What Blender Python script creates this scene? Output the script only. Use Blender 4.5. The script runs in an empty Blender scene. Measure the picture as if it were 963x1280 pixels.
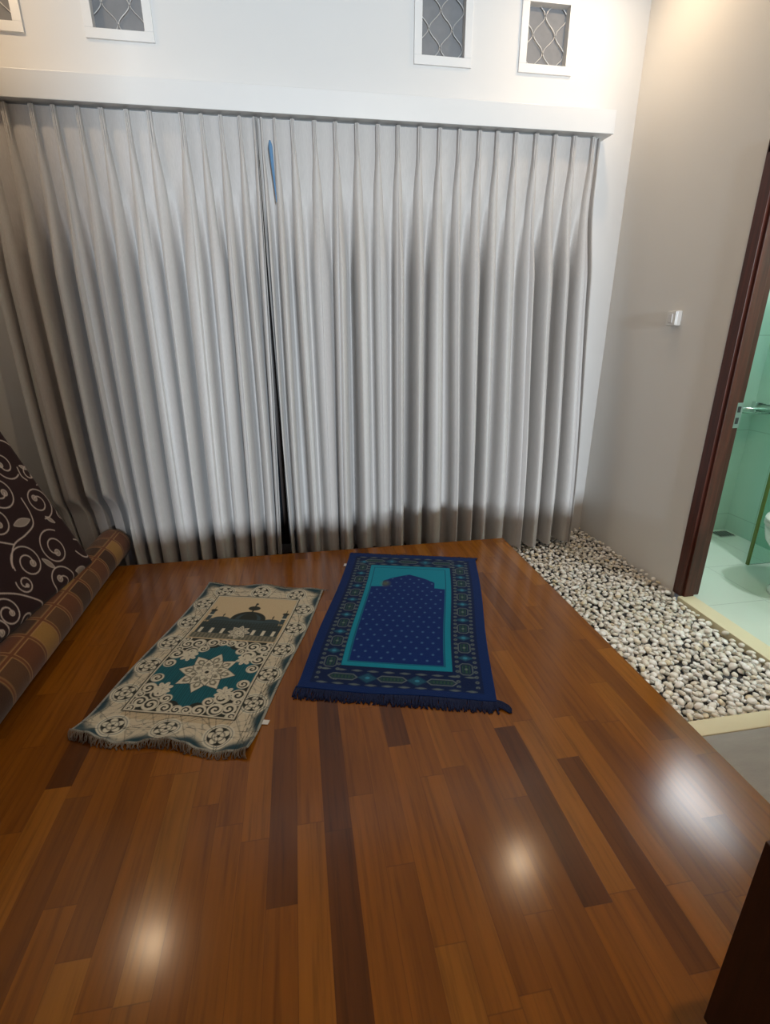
import bpy, bmesh, math, random
import numpy as np
from mathutils import Vector, Matrix, Euler
PI = math.pi
scene = bpy.context.scene
COL = scene.collection
rng = np.random.default_rng(7)
random.seed(7)

# ------------------------------------------------------------------ helpers
def s2l(c):
    return tuple((v / 12.92 if v <= .04045 else ((v + .055) / 1.055) ** 2.4) for v in c)
def rgb(r, g, b):
    return s2l((r / 255, g / 255, b / 255))

def link(name, me, mat=None, parent=None, smooth=False):
    o = bpy.data.objects.new(name, me); COL.objects.link(o)
    if mat is not None: me.materials.append(mat)
    if parent is not None: o.parent = parent
    if smooth:
        me.polygons.foreach_set('use_smooth', [True] * len(me.polygons))
    return o
def tag(o, label=None, cat=None, group=None, kind=None):
    if label: o['label'] = label
    if cat: o['category'] = cat
    if group: o['group'] = group
    if kind: o['kind'] = kind
    return o
def empty(name, loc=(0, 0, 0), rz=0):
    o = bpy.data.objects.new(name, None); COL.objects.link(o)
    o.location = loc; o.rotation_euler = (0, 0, rz); o.empty_display_size = .05
    return o
def from_bm(name, bm, mat, parent=None, smooth=False):
    bmesh.ops.recalc_face_normals(bm, faces=bm.faces)
    me = bpy.data.meshes.new(name); bm.to_mesh(me); bm.free()
    return link(name, me, mat, parent, smooth)
def add_box(bm, x0, x1, y0, y1, z0, z1, bev=0, seg=2):
    r = bmesh.ops.create_cube(bm, size=1)
    for v in r['verts']:
        v.co = Vector((x0 + (v.co.x + .5) * (x1 - x0), y0 + (v.co.y + .5) * (y1 - y0), z0 + (v.co.z + .5) * (z1 - z0)))
    if bev:
        es = list({e for v in r['verts'] for e in v.link_edges})
        bmesh.ops.bevel(bm, geom=es, offset=bev, segments=seg, affect='EDGES', profile=.5)
def boxes(name, bl, mat, parent=None, bev=0):
    bm = bmesh.new()
    for b in bl: add_box(bm, *b, bev=bev)
    return from_bm(name, bm, mat, parent)
def add_cyl(bm, p, q, r, n=16, r2=None):
    p, q = Vector(p), Vector(q); d = q - p
    m = Matrix.Translation((p + q) / 2) @ d.to_track_quat('Z', 'Y').to_matrix().to_4x4()
    bmesh.ops.create_cone(bm, cap_ends=True, segments=n, radius1=r, radius2=r if r2 is None else r2, depth=d.length, matrix=m)
def tube_mesh(name, pts, r, n=8, closed=False):
    """swept tube along points"""
    P = [Vector(p) for p in pts]; V = []; F = []; N = len(P)
    up = Vector((0, 0, 1))
    for i, p in enumerate(P):
        t = (P[min(i + 1, N - 1)] - P[max(i - 1, 0)]).normalized()
        a = t.cross(up)
        if a.length < 1e-4: a = t.cross(Vector((1, 0, 0)))
        a.normalize(); b = t.cross(a)
        rr = r[i] if hasattr(r, '__len__') else r
        for k in range(n):
            w = 2 * PI * k / n
            V.append(p + (a * math.cos(w) + b * math.sin(w)) * rr)
    for i in range(N - 1):
        for k in range(n):
            F.append((i * n + k, i * n + (k + 1) % n, (i + 1) * n + (k + 1) % n, (i + 1) * n + k))
    F.append(tuple(range(n))[::-1]); F.append(tuple((N - 1) * n + k for k in range(n)))
    return [tuple(v) for v in V], F
def pydata(name, V, F, mat, parent=None, smooth=True):
    me = bpy.data.meshes.new(name); me.from_pydata(V, [], F); me.update()
    return link(name, me, mat, parent, smooth)
def merged_tubes(name, paths, mat, parent=None, n=5):
    V = []; F = []
    for pts, r in paths:
        v, f = tube_mesh('', pts, r, n); o = len(V)
        V += v; F += [tuple(i + o for i in q) for q in f]
    return pydata(name, V, F, mat, parent)
def grid_faces(nx, ny, off=0, flip=False):
    i = np.arange(nx - 1)[None, :]; j = np.arange(ny - 1)[:, None]
    a = (j * nx + i).ravel() + off
    q = np.stack([a, a + 1, a + 1 + nx, a + nx], 1)
    return q[:, ::-1] if flip else q
def np_mesh(name, V, F, mat, parent=None, col=None, smooth=True):
    """V (n,3), F (m,4 or 3) numpy; col (n,3) linear colour per vertex"""
    me = bpy.data.meshes.new(name)
    k = F.shape[1]
    me.vertices.add(len(V)); me.vertices.foreach_set('co', np.ascontiguousarray(V, dtype=np.float32).ravel())
    me.loops.add(F.size); me.loops.foreach_set('vertex_index', np.ascontiguousarray(F, dtype=np.int32).ravel())
    me.polygons.add(len(F)); me.polygons.foreach_set('loop_start', np.arange(0, F.size, k, dtype=np.int32))
    me.polygons.foreach_set('loop_total', np.full(len(F), k, dtype=np.int32))
    if col is not None:
        a = me.color_attributes.new('dye', 'FLOAT_COLOR', 'POINT')
        c = np.ones((len(V), 4), dtype=np.float32); c[:, :3] = col
        a.data.foreach_set('color', c.ravel())
    me.update(calc_edges=True); me.validate()
    return link(name, me, mat, parent, smooth)

# ------------------------------------------------------------------ materials
class NT:
    def __init__(s, name):
        s.m = bpy.data.materials.new(name); s.m.use_nodes = True
        s.t = s.m.node_tree; s.b = s.t.nodes['Principled BSDF']
    def n(s, typ, **kw):
        x = s.t.nodes.new(typ)
        for k, v in kw.items(): setattr(x, k, v)
        return x
    def l(s, a, b): s.t.links.new(a, b)
    def val(s, sock, v):
        if hasattr(v, 'is_linked') or hasattr(v, 'links'): s.l(v, sock)
        else: sock.default_value = v
    def math(s, op, a, b=None, c=None):
        x = s.n('ShaderNodeMath', operation=op)
        for i, v in enumerate((a, b, c)):
            if v is not None: s.val(x.inputs[i], v)
        return x.outputs[0]
    def mix(s, f, a, b, typ='MIX'):
        x = s.n('ShaderNodeMix', data_type='RGBA', blend_type=typ)
        s.val(x.inputs[0], f); s.val(x.inputs[6], a if hasattr(a, 'links') else (*a, 1)); s.val(x.inputs[7], b if hasattr(b, 'links') else (*b, 1))
        return x.outputs[2]
    def ramp(s, f, stops):
        x = s.n('ShaderNodeValToRGB'); e = x.color_ramp.elements
        while len(e) < len(stops): e.new(.5)
        for i, (p, c) in enumerate(stops): e[i].position = p; e[i].color = (*c, 1)
        s.l(f, x.inputs[0]); return x.outputs[0]
    def noise(s, vec, scale, detail=3, rough=.5):
        x = s.n('ShaderNodeTexNoise'); x.inputs['Scale'].default_value = scale
        x.inputs['Detail'].default_value = detail; x.inputs['Roughness'].default_value = rough
        if vec is not None: s.l(vec, x.inputs['Vector'])
        return x.outputs[0]
    def bump(s, h, strength=.2, dist=.002):
        x = s.n('ShaderNodeBump'); x.inputs['Strength'].default_value = strength; x.inputs['Distance'].default_value = dist
        s.l(h, x.inputs['Height']); s.l(x.outputs[0], s.b.inputs['Normal'])
    def coords(s): return s.n('ShaderNodeTexCoord').outputs['Object']
    def mapped(s, scale):
        x = s.n('ShaderNodeMapping'); x.inputs['Scale'].default_value = scale; s.l(s.coords(), x.inputs[0]); return x.outputs[0]
def plain(name, c, rough=.5, metal=0, var=.06, scale=12, bump=0, spec=.5):
    k = NT(name); co = k.coords()
    n = k.noise(co, scale)
    f = tuple(max(0, v * (1 - var)) for v in c); g = tuple(min(1, v * (1 + var)) for v in c)
    k.l(k.mix(n, f, g), k.b.inputs['Base Color'])
    k.b.inputs['Roughness'].default_value = rough; k.b.inputs['Metallic'].default_value = metal
    k.b.inputs['Specular IOR Level'].default_value = spec
    if bump: k.bump(k.noise(co, scale * 8), bump, .001)
    return k.m
def dyed(name, rough=.9, wx=900, wy=900, strength=.35, sheen=.2):
    """woven cloth: the dye pattern is the cloth's own colour; weave is a bump"""
    k = NT(name); a = k.n('ShaderNodeVertexColor', layer_name='dye')
    co = k.coords(); n = k.noise(co, 260, 2)
    k.l(k.mix(.16, a.outputs[0], n, 'OVERLAY'), k.b.inputs['Base Color'])
    k.b.inputs['Roughness'].default_value = rough; k.b.inputs['Sheen Weight'].default_value = sheen
    k.b.inputs['Specular IOR Level'].default_value = .15
    k.bump(n, strength, .002)
    return k.m

M = {}
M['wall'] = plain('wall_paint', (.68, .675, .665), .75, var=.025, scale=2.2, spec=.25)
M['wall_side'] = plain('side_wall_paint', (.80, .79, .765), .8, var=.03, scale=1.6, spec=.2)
M['ceiling'] = plain('ceiling_paint', (.8, .79, .77), .9, var=.02, scale=2)
M['white_gloss'] = plain('white_enamel', (.72, .72, .715), .35, var=.02, scale=6)
M['white_plastic'] = plain('white_plastic', (.82, .82, .80), .3, var=.02, scale=20)
M['chrome'] = plain('chrome', (.75, .78, .78), .12, 1, var=.02)
M['steel'] = plain('steel', (.55, .55, .55), .3, 1, var=.04)
M['porcelain'] = plain('porcelain', (.85, .87, .86), .1, var=.01)
M['kerb'] = plain('cream_stone', rgb(224, 214, 180), .55, var=.05, scale=9, bump=.1)
M['bed'] = plain('dark_soil', (.045, .045, .047), .9, var=.3, scale=30, bump=.3)
M['concrete'] = None
M['lamp_trim'] = plain('lamp_trim', (.8, .8, .8), .4)

def mat_planks():
    k = NT('teak_planks')
    sep = k.n('ShaderNodeSeparateXYZ'); k.l(k.coords(), sep.inputs[0])
    x, y = sep.outputs[0], sep.outputs[1]
    W, L = .072, .56
    row = k.math('FLOOR', k.math('DIVIDE', x, W))
    wn = k.n('ShaderNodeTexWhiteNoise', noise_dimensions='1D'); k.l(row, wn.inputs['W'])
    yo = k.math('ADD', k.math('DIVIDE', y, L), k.math('MULTIPLY', wn.outputs[0], 7.31))
    pl = k.math('FLOOR', yo)
    cm = k.n('ShaderNodeCombineXYZ'); k.l(row, cm.inputs[0]); k.l(pl, cm.inputs[1])
    w2 = k.n('ShaderNodeTexWhiteNoise', noise_dimensions='2D'); k.l(cm.outputs[0], w2.inputs['Vector'])
    base = k.ramp(w2.outputs[0], [(0, (.10, .031, .005)), (.06, (.165, .055, .006)), (.18, (.215, .071, .006)), (.7, (.25, .085, .007)), (.93, (.28, .102, .010)), (1, (.31, .130, .016))])
    # grain: stretched along the board, shifted per board
    off = k.n('ShaderNodeVectorMath', operation='MULTIPLY'); k.l(w2.outputs[1], off.inputs[0]); off.inputs[1].default_value = (13, 17, 5)
    mp = k.mapped((46, 2.2, 1)); ad = k.n('ShaderNodeVectorMath', operation='ADD'); k.l(mp, ad.inputs[0]); k.l(off.outputs[0], ad.inputs[1])
    g = k.noise(ad.outputs[0], 1.6, 6, .62)
    mp2 = k.mapped((9, 1.3, 1)); ad2 = k.n('ShaderNodeVectorMath', operation='ADD'); k.l(mp2, ad2.inputs[0]); k.l(off.outputs[0], ad2.inputs[1])
    g2 = k.noise(ad2.outputs[0], 1.1, 3, .5)
    gr = k.ramp(g, [(.25, (.62, .60, .58)), (.5, (1, 1, 1)), (.8, (1.16, 1.14, 1.12))])
    gr2 = k.ramp(g2, [(.3, (.80, .78, .76)), (.6, (1.06, 1.06, 1.06))])
    c = k.mix(1, k.mix(1, base, gr, 'MULTIPLY'), gr2, 'MULTIPLY')
    fx = k.math('FRACT', k.math('DIVIDE', x, W)); fy = k.math('FRACT', yo)
    ex = k.math('MINIMUM', fx, k.math('SUBTRACT', 1, fx)); ey = k.math('MINIMUM', fy, k.math('SUBTRACT', 1, fy))
    jx = k.math('LESS_THAN', ex, .010); jy = k.math('LESS_THAN', ey, .0022)
    j = k.math('MAXIMUM', jx, jy)
    c = k.mix(k.math('MULTIPLY', j, .35), c, (.05, .016, .005))
    k.l(c, k.b.inputs['Base Color'])
    sc = k.noise(k.mapped((7, 2.5, 1)), 1.5, 4)
    ro = k.math('MULTIPLY_ADD', sc, .10, .11)
    k.l(ro, k.b.inputs['Roughness'])
    k.b.inputs['Specular IOR Level'].default_value = .32; k.b.inputs['Coat Weight'].default_value = .1; k.b.inputs['Coat Roughness'].default_value = .2
    h = k.math('SUBTRACT', k.math('MULTIPLY', g, .3), k.math('MULTIPLY', j, .5))
    k.bump(h, .12, .001)
    return k.m
M['planks'] = mat_planks()

def mat_wood(name, dark, light, sx=(30, 30, 2), rough=.35):
    k = NT(name); g = k.noise(k.mapped(sx), 1.5, 6, .6)
    k.l(k.ramp(g, [(.3, dark), (.7, light)]), k.b.inputs['Base Color'])
    k.b.inputs['Roughness'].default_value = rough; k.bump(g, .1, .001)
    return k.m
M['frame_wood'] = mat_wood('red_brown_door_wood', rgb(58, 25, 17), rgb(92, 42, 28), (40, 40, 2.5), .42)
M['dark_wood'] = mat_wood('near_black_brown_wood', rgb(44, 22, 12), rgb(62, 33, 18), (60, 60, 4), .55)
M['window_wood'] = mat_wood('dark_window_wood', rgb(40, 24, 18), rgb(60, 38, 28), (40, 40, 2), .4)

def mat_concrete():
    k = NT('grey_floor'); n = k.noise(k.mapped((3, 14, 1)), 2.2, 6, .6); n2 = k.noise(k.coords(), 160, 3)
    k.l(k.mix(n2, k.ramp(n, [(.3, (.30, .295, .285)), (.7, (.42, .41, .395))]), (.36, .35, .34)), k.b.inputs['Base Color'])
    k.b.inputs['Roughness'].default_value = .8; k.bump(n2, .3, .002); return k.m
M['concrete'] = mat_concrete()

def mat_curtain():
    k = NT('silver_grey_curtain'); co = k.coords()
    n = k.noise(k.mapped((3, 3, 1.2)), 1.3, 3)
    w = k.noise(k.mapped((420, 420, 30)), 1, 2)
    c = k.mix(n, (.45, .43, .415), (.50, .48, .465))
    k.l(k.mix(.15, c, w, 'OVERLAY'), k.b.inputs['Base Color'])
    k.b.inputs['Roughness'].default_value = .48; k.b.inputs['Sheen Weight'].default_value = .25
    k.b.inputs['Specular IOR Level'].default_value = .4
    k.bump(w, .15, .001); return k.m
M['curtain'] = mat_curtain()
M['tape'] = plain('curtain_heading_cloth', (.36, .335, .32), .7, var=.05, scale=60)
M['blue_light'] = plain('pale_blue_painted_light', rgb(88, 128, 166), .8, var=.06, scale=40)

def mat_pane():
    k = NT('grey_figured_glass'); n = k.noise(k.coords(), 26, 3)
    k.l(k.mix(n, (.17, .175, .185), (.23, .235, .245)), k.b.inputs['Base Color'])
    k.b.inputs['Roughness'].default_value = .6; k.b.inputs['Specular IOR Level'].default_value = .2; k.bump(n, .1, .002); return k.m
M['pane'] = mat_pane()
M['wire'] = plain('pale_wire', (.5, .5, .5), .4, .3)
def mat_clear(name, c, rough=.02, tr=1.0, ior=1.45):
    k = NT(name); k.b.inputs['Base Color'].default_value = (*c, 1); k.b.inputs['Roughness'].default_value = rough
    k.b.inputs['Transmission Weight'].default_value = tr; k.b.inputs['IOR'].default_value = ior; return k.m
M['glass'] = mat_clear('green_glass', (.62, .86, .76))
M['night_glass'] = plain('night_window_glass', (.012, .014, .018), .06, var=.1)
M['glass_edge'] = plain('olive_glass_edge', rgb(96, 112, 48), .3)

def mat_tiles(name, c1, c2, sx, sy, rough, axes=(0, 1)):
    k = NT(name); sep = k.n('ShaderNodeSeparateXYZ'); k.l(k.coords(), sep.inputs[0])
    j = None
    for a, s in zip(axes, (sx, sy)):
        f = k.math('FRACT', k.math('DIVIDE', sep.outputs[a], s)); e = k.math('MINIMUM', f, k.math('SUBTRACT', 1, f))
        q = k.math('LESS_THAN', e, .0025 / s)
        j = q if j is None else k.math('MAXIMUM', j, q)
    n = k.noise(k.coords(), 3, 4)
    k.l(k.mix(j, k.mix(n, c1, c2), tuple(v * .8 for v in c1)), k.b.inputs['Base Color'])
    k.b.inputs['Roughness'].default_value = rough
    k.bump(k.math('SUBTRACT', 1, j), .3, .001); return k.m
M['bath_floor'] = mat_tiles('bathroom_floor_tile', (.60, .69, .60), (.66, .74, .65), .4, .4, .3)
M['bath_wall_x'] = mat_tiles('bathroom_wall_tile', (.47, .65, .56), (.51, .69, .60), .3, .6, .22, (1, 2))
M['bath_wall_y'] = mat_tiles('bathroom_wall_tile_rear', (.47, .65, .56), (.51, .69, .60), .3, .6, .22, (0, 2))

def mat_pebble():
    k = NT('pale_pebble'); oi = k.n('ShaderNodeObjectInfo'); g = k.n('ShaderNodeNewGeometry')
    r = k.math('FRACT', k.math('ADD', k.math('MULTIPLY', oi.outputs['Random'], 3.7), g.outputs['Random Per Island']))
    c = k.ramp(r, [(0, rgb(222, 214, 198)), (.3, rgb(234, 229, 219)), (.6, rgb(243, 240, 234)), (.85, rgb(248, 247, 244)), (.95, rgb(222, 206, 174)), (1, rgb(204, 202, 198))])
    n = k.noise(k.coords(), 60, 4)
    k.l(k.mix(.25, c, n, 'OVERLAY'), k.b.inputs['Base Color'])
    k.b.inputs['Roughness'].default_value = .38; k.bump(n, .15, .002); return k.m
M['pebble'] = mat_pebble()
M['weave'] = dyed('woven_cloth'); M['pile'] = dyed('rug_pile', .95, strength=.6, sheen=.1)
M['mat_cloth'] = dyed('mattress_cloth', .85, strength=.15, sheen=.1)
M['fringe_blue'] = plain('navy_fringe', rgb(6, 26, 70), .9, var=.3, scale=60)
M['fringe_grey'] = plain('grey_fringe', rgb(122, 112, 102), .9, var=.35, scale=60)
M['care_tag'] = plain('white_tag', (.75, .75, .75), .8)
M['carpet_back'] = plain('brown_carpet_back', rgb(92, 62, 40), .95, var=.15, scale=60)

# ------------------------------------------------------------------ main dimensions (metres; deck top is z = 0)
YW = 3.174; XR = 1.997; XL = -1.72; YF = -1.6; ZC = 3.0
PX = 1.231; PY = 2.783; GZ = -.125; BASE = -.18

def wall_grid(name, axis, a0, a1, z0, z1, t0, t1, holes, mat):
    """wall slab with rectangular holes (a0,a1,z0,z1); axis 'x' runs along x"""
    xs = sorted({a0, a1, *[h[0] for h in holes], *[h[1] for h in holes]}); zs = sorted({z0, z1, *[h[2] for h in holes], *[h[3] for h in holes]})
    bl = []
    for i in range(len(xs) - 1):
        run = None
        for j in range(len(zs) - 1):
            cx, cz = (xs[i] + xs[i + 1]) / 2, (zs[j] + zs[j + 1]) / 2
            if any(h[0] < cx < h[1] and h[2] < cz < h[3] for h in holes):
                if run: bl.append((xs[i], xs[i + 1], *run)); run = None
            else: run = (run[0], zs[j + 1]) if run else (zs[j], zs[j + 1])
        if run: bl.append((xs[i], xs[i + 1], *run))
    bl = [(b[0], b[1], t0, t1, b[2], b[3]) if axis == 'x' else (t0, t1, b[0], b[1], b[2], b[3]) for b in bl]
    o = boxes(name, bl, mat); tag(o, kind='structure'); return o

small = [(1.273, 1.57), (.703, 1.002), (-.869, -.57), (-1.436, -1.139)]
SZ0, SZ1 = 2.539, 2.868
holes_back = [(a, b, SZ0, SZ1) for a, b in small] + [(-1.2, 1.55, -.1, 2.08)]
wall_grid('wall_back', 'x', XL - .1, XR + .095, BASE, ZC, YW, YW + .12, holes_back, M['wall'])
DY0, DY1, DZ = 1.19, 2.17, 1.98
wall_grid('wall_right', 'y', YF, YW, BASE, ZC, XR, XR + .095, [(DY0, DY1, BASE, DZ)], M['wall_side'])
boxes('wall_left', [(XL - .1, XL, YF, YW, BASE, ZC)], M['wall'])['kind'] = 'structure'
FW = (-.15, 1.79, .735, 2.62)
wall_grid('wall_front', 'x', XL - .1, XR + .095, BASE, ZC, YF - .12, YF, [FW], M['wall'])
boxes('ceiling', [(XL - .1, XR + .095, YF - .12, YW + .12, ZC, ZC + .1)], M['ceiling'])['kind'] = 'structure'

# raised plank deck with a nosing board on its right edge
bm = bmesh.new()
add_box(bm, XL, PX, YF, PY, BASE, 0)
dk = from_bm('floor', bm, M['planks']); tag(dk, kind='structure')
bmod = dk.modifiers.new('bevel', 'BEVEL'); bmod.width = .004; bmod.segments = 2
tag(boxes('floor', [(PX, XR, YF, 1.21, BASE - .02, GZ - .004)], M['concrete']), kind='structure')
tag(boxes('floor', [(XL, PX, PY, YW, BASE - .02, BASE + .012), (PX, XR, 1.283, YW, BASE - .02, BASE + .012)], M['bed']), kind='structure')
tag(boxes('trim_1', [(PX + .002, XR, 1.211, 1.283, BASE, GZ)], M['kerb'], bev=.003), kind='structure')

# pelmet box over the curtains
tag(boxes('trim_2', [(XL, 1.787, 3.025, YW, 2.241, 2.35)], M['white_gloss'], bev=.002), kind='structure')

# ------------------------------------------------------------------ windows
def small_window(i, a, b):
    fr = .036
    o = boxes('window_%d' % i, [(a - .004, b + .004, YW - .012, YW + .05, SZ0 - .004, SZ0 + fr), (a - .004, b + .004, YW - .012, YW + .05, SZ1 - fr, SZ1 + .004),
                           (a - .004, a + fr, YW - .012, YW + .05, SZ0 + fr, SZ1 - fr), (b - fr, b + .004, YW - .012, YW + .05, SZ0 + fr, SZ1 - fr)], M['white_gloss'], bev=.0015)
    tag(o, kind='structure')
    boxes('pane', [(a + fr - .004, b - fr + .004, YW + .035, YW + .041, SZ0 + fr - .004, SZ1 - fr + .004)], M['pane'], o)
    # expanded-metal security mesh: wavy wires crossing in diamonds
    paths = []
    w0, w1, h0, h1 = a + fr, b - fr, SZ0 + fr, SZ1 - fr
    pit = .062; nh = 60
    for s in (0, 1):
        for k in range(-1, 6):
            pts = []
            for q in range(nh + 1):
                z = h0 + (h1 - h0) * q / nh
                ph = (z - h0) / .078 * PI + PI * (k % 2) + .6 * i
                x = w0 + .012 + k * pit + pit / 2 * (.92 * math.cos(ph)) * (1 if s == 0 else 0)
                if s == 0 and w0 < x < w1: pts.append((x, YW + .026, z))
                elif s == 0 and len(pts) > 1: paths.append((pts, .0024)); pts = []
                elif s == 0: pts = []
            if len(pts) > 1: paths.append((pts, .0024))
    merged_tubes('security_mesh', paths, M['wire'], o, 6)
for i, (a, b) in enumerate(small): small_window(i + 1, a, b)
# tall window behind the curtains
fw = .055
o = boxes('window_5', [(-1.2, -1.2 + fw, YW - .01, YW + .07, -.1, 2.08), (1.55 - fw, 1.55, YW - .01, YW + .07, -.1, 2.08), (-1.2, 1.55, YW - .01, YW + .07, 2.02, 2.08),
                      (-1.2, 1.55, YW - .01, YW + .07, -.1, -.03), (-.14, -.07, YW - .01, YW + .07, -.03, 2.02), (.75, .81, YW - .01, YW + .07, -.03, 2.02)], M['window_wood'])
tag(o, kind='structure')
boxes('pane', [(-1.15, 1.5, YW + .03, YW + .038, -.04, 2.03)], M['night_glass'], o)
# unseen window behind the camera, sill and sides placed to shape the daylight
o = boxes('window_6', [(FW[0], FW[0] + .05, YF - .1, YF + .01, FW[2], FW[3]), (FW[1] - .05, FW[1], YF - .1, YF + .01, FW[2], FW[3]),  # added unseen window, shapes the daylight
                       (FW[0], FW[1], YF - .1, YF + .01, FW[2], FW[2] + .05), (FW[0], FW[1], YF - .1, YF + .01, FW[3] - .05, FW[3])], M['white_gloss'])
tag(o, kind='structure')

# ------------------------------------------------------------------ door frame, threshold, bathroom
jw = .055
o = boxes('door_1', [(XR - .014, XR + .10, DY1 - jw, DY1 + .004, GZ, DZ), (XR - .014, XR + .10, DY0 - .004, DY0 + jw, GZ, DZ), (XR - .014, XR + .10, DY0, DY1, DZ - jw, DZ + .004)], M['frame_wood'], bev=.003)
tag(o, kind='structure')
boxes('door_stop', [(XR + .0, XR + .058, DY1 - jw - .014, DY1 - jw + .004, GZ, DZ - jw), (XR + .0, XR + .058, DY0 + jw - .004, DY0 + jw + .014, GZ, DZ - jw)], M['frame_wood'], o, .002)
sp = boxes('strike_plate', [(XR + .064, XR + .102, DY1 - jw - .003, DY1 - jw + .002, .79, .91)], M['steel'], o, .001)
boxes('latch_hole', [(XR + .074, XR + .09, DY1 - jw - .0045, DY1 - jw - .0025, .865, .893), (XR + .074, XR + .09, DY1 - jw - .0045, DY1 - jw - .0025, .81, .84)], M['bed'], sp)
tag(boxes('trim_3', [(XR - .028, XR + .062, DY0, DY1 - jw, BASE, GZ + .002)], M['kerb'], bev=.003), kind='structure')

BX0, BX1, BY0, BY1, BZC = XR + .095, 3.0, .2, 2.92, 2.5
BX1 = 2.985
tag(boxes('floor', [(XR + .062, BX1, BY0, BY1, BASE, GZ)], M['bath_floor']), kind='structure')
tag(boxes('wall_bathroom_back', [(BX0, BX1 + .1, BY1, BY1 + .1, BASE, BZC)], M['bath_wall_y']), kind='structure')
tag(boxes('wall_bathroom_right', [(BX1, BX1 + .1, BY0 - .1, BY1, BASE, BZC)], M['bath_wall_x']), kind='structure')
tag(boxes('wall_bathroom_front', [(BX0, BX1, BY0 - .1, BY0, BASE, BZC)], M['bath_wall_y']), kind='structure')
tag(boxes('wall_bathroom_left', [(BX0, BX0 + .01, BY0, DY0 - .03, BASE, BZC), (BX0, BX0 + .01, DY1 + .03, BY1, BASE, BZC), (BX0, BX0 + .01, DY0 - .03, DY1 + .03, DZ + .02, BZC)], M['bath_wall_x']), kind='structure')
tag(boxes('ceiling', [(BX0, BX1 + .1, BY0 - .1, BY1 + .1, BZC, BZC + .08)], M['ceiling']), kind='structure')

# glass shower partition
t = empty('shower_partition', (2.66, 2.39, GZ)); tag(t, 'green tinted glass shower partition with an olive edge, in the bathroom behind the toilet', 'shower screen')
boxes('glass_panel', [(.012, .318, -.004, .004, .0, 1.85)], M['glass'], t)
boxes('edge_strip', [(0, .013, -.009, .009, 0, 1.85)], M['glass_edge'], t, .002)

# toilet
def toilet():
    t = empty('toilet', (2.60, 2.02, GZ)); tag(t, 'white porcelain toilet cut by the right edge, standing on the pale green bathroom floor', 'toilet')
    def oval_loft(name, rings, mat, n=40, cap=True):
        V = []; F = []
        for (cx, rx0, rx1, ry, z) in rings:     # rx0 towards -x (front), rx1 towards +x
            for k in range(n):
                a = 2 * PI * k / n; c, s = math.cos(a), math.sin(a)
                V.append((cx + (rx1 if c > 0 else rx0) * c, ry * s, z))
        m = len(rings)
        for i in range(m - 1):
            for k in range(n): F.append((i * n + k, i * n + (k + 1) % n, (i + 1) * n + (k + 1) % n, (i + 1) * n + k))
        F.append(tuple(range(n))[::-1]); F.append(tuple((m - 1) * n + k for k in range(n)))
        return pydata(name, V, F, mat, t)
    oval_loft('bowl', [(.02, .15, .2, .115, 0), (.02, .15, .2, .115, .02), (.03, .125, .18, .095, .05), (.03, .12, .18, .09, .14), (.01, .15, .2, .12, .22), (-.01, .2, .22, .165, .31), (-.01, .215, .23, .18, .375), (-.01, .215, .23, .18, .39)], M['porcelain'])
    oval_loft('seat', [(-.01, .205, .2, .172, .391), (-.01, .222, .2, .187, .396), (-.01, .222, .2, .187, .408), (-.01, .21, .19, .178, .414)], M['white_plastic'])
    oval_loft('lid', [(-.01, .215, .2, .182, .415), (-.01, .222, .2, .187, .42), (-.01, .218, .2, .184, .432), (-.01, .19, .18, .16, .437)], M['white_plastic'])
    tk = boxes('tank', [(.215, .378, -.19, .19, .34, .74)], M['porcelain'], t, .02)
    boxes('tank_lid', [(.208, .38, -.197, .197, .741, .775)], M['porcelain'], tk, .01)
    bm = bmesh.new(); add_cyl(bm, (.29, 0, .774), (.29, 0, .785), .02, 20); from_bm('flush_button', bm, M['chrome'], tk)
toilet()

# glass shelf in the shower corner with rail
t = empty('glass_shelf', (2.83, 2.80, .745)); tag(t, 'small clear glass shelf with a chrome rail on the green bathroom wall', 'shelf')
bm = bmesh.new(); bmesh.ops.create_circle(bm, cap_ends=True, segments=40, radius=.13)
f = list(bm.faces); r = bmesh.ops.extrude_face_region(bm, geom=f)
for v in r['geom']:
    if isinstance(v, bmesh.types.BMVert): v.co.z += .01
for v in bm.verts:
    v.co.x = v.co.x * 1.15; v.co.y = min(v.co.y, .117)
from_bm('glass_plate', bm, M['glass'], t)
ring = [(.15 * math.cos(PI + PI * k / 24), -.02 + .125 * math.sin(PI + PI * k / 24) + .01, .035) for k in range(25)]
ring = [(-.15, .115, .035)] + ring + [(.15, .115, .035)]
V, F = tube_mesh('', ring, .006, 10); pydata('rail', V, F, M['chrome'], t)
boxes('bracket', [(-.155, -.135, .08, .118, -.015, .045)], M['chrome'], t, .003)
boxes('bracket', [(.125, .145, .08, .118, -.015, .045)], M['chrome'], t, .003)

# shower hose
pts = []
for k in range(49):
    a = k / 48; x = 2.50 + .16 * a; z = 1.0 - .95 * math.sin(PI * a) ** .8 * (1 - .25 * a) + .12 * a
    pts.append((x, BY1 - .0072, z))
V, F = tube_mesh('', pts, .007, 8); o = pydata('shower_hose', V, F, M['chrome']); tag(o, 'looped shower hose hanging on the green bathroom wall below the glass shelf', 'hose')
# floor drain
t = empty('floor_drain', (2.90, 2.845, GZ)); tag(t, 'small dark floor drain in the corner of the bathroom floor', 'drain')
boxes('drain_plate', [(-.06, .06, -.05, .05, 0, .004)], M['steel'], t, .001)
boxes('drain_slots', [(-.05 + .02 * k, -.04 + .02 * k, -.04, .04, .0035, .005) for k in range(6)], M['bed'], t)

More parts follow.
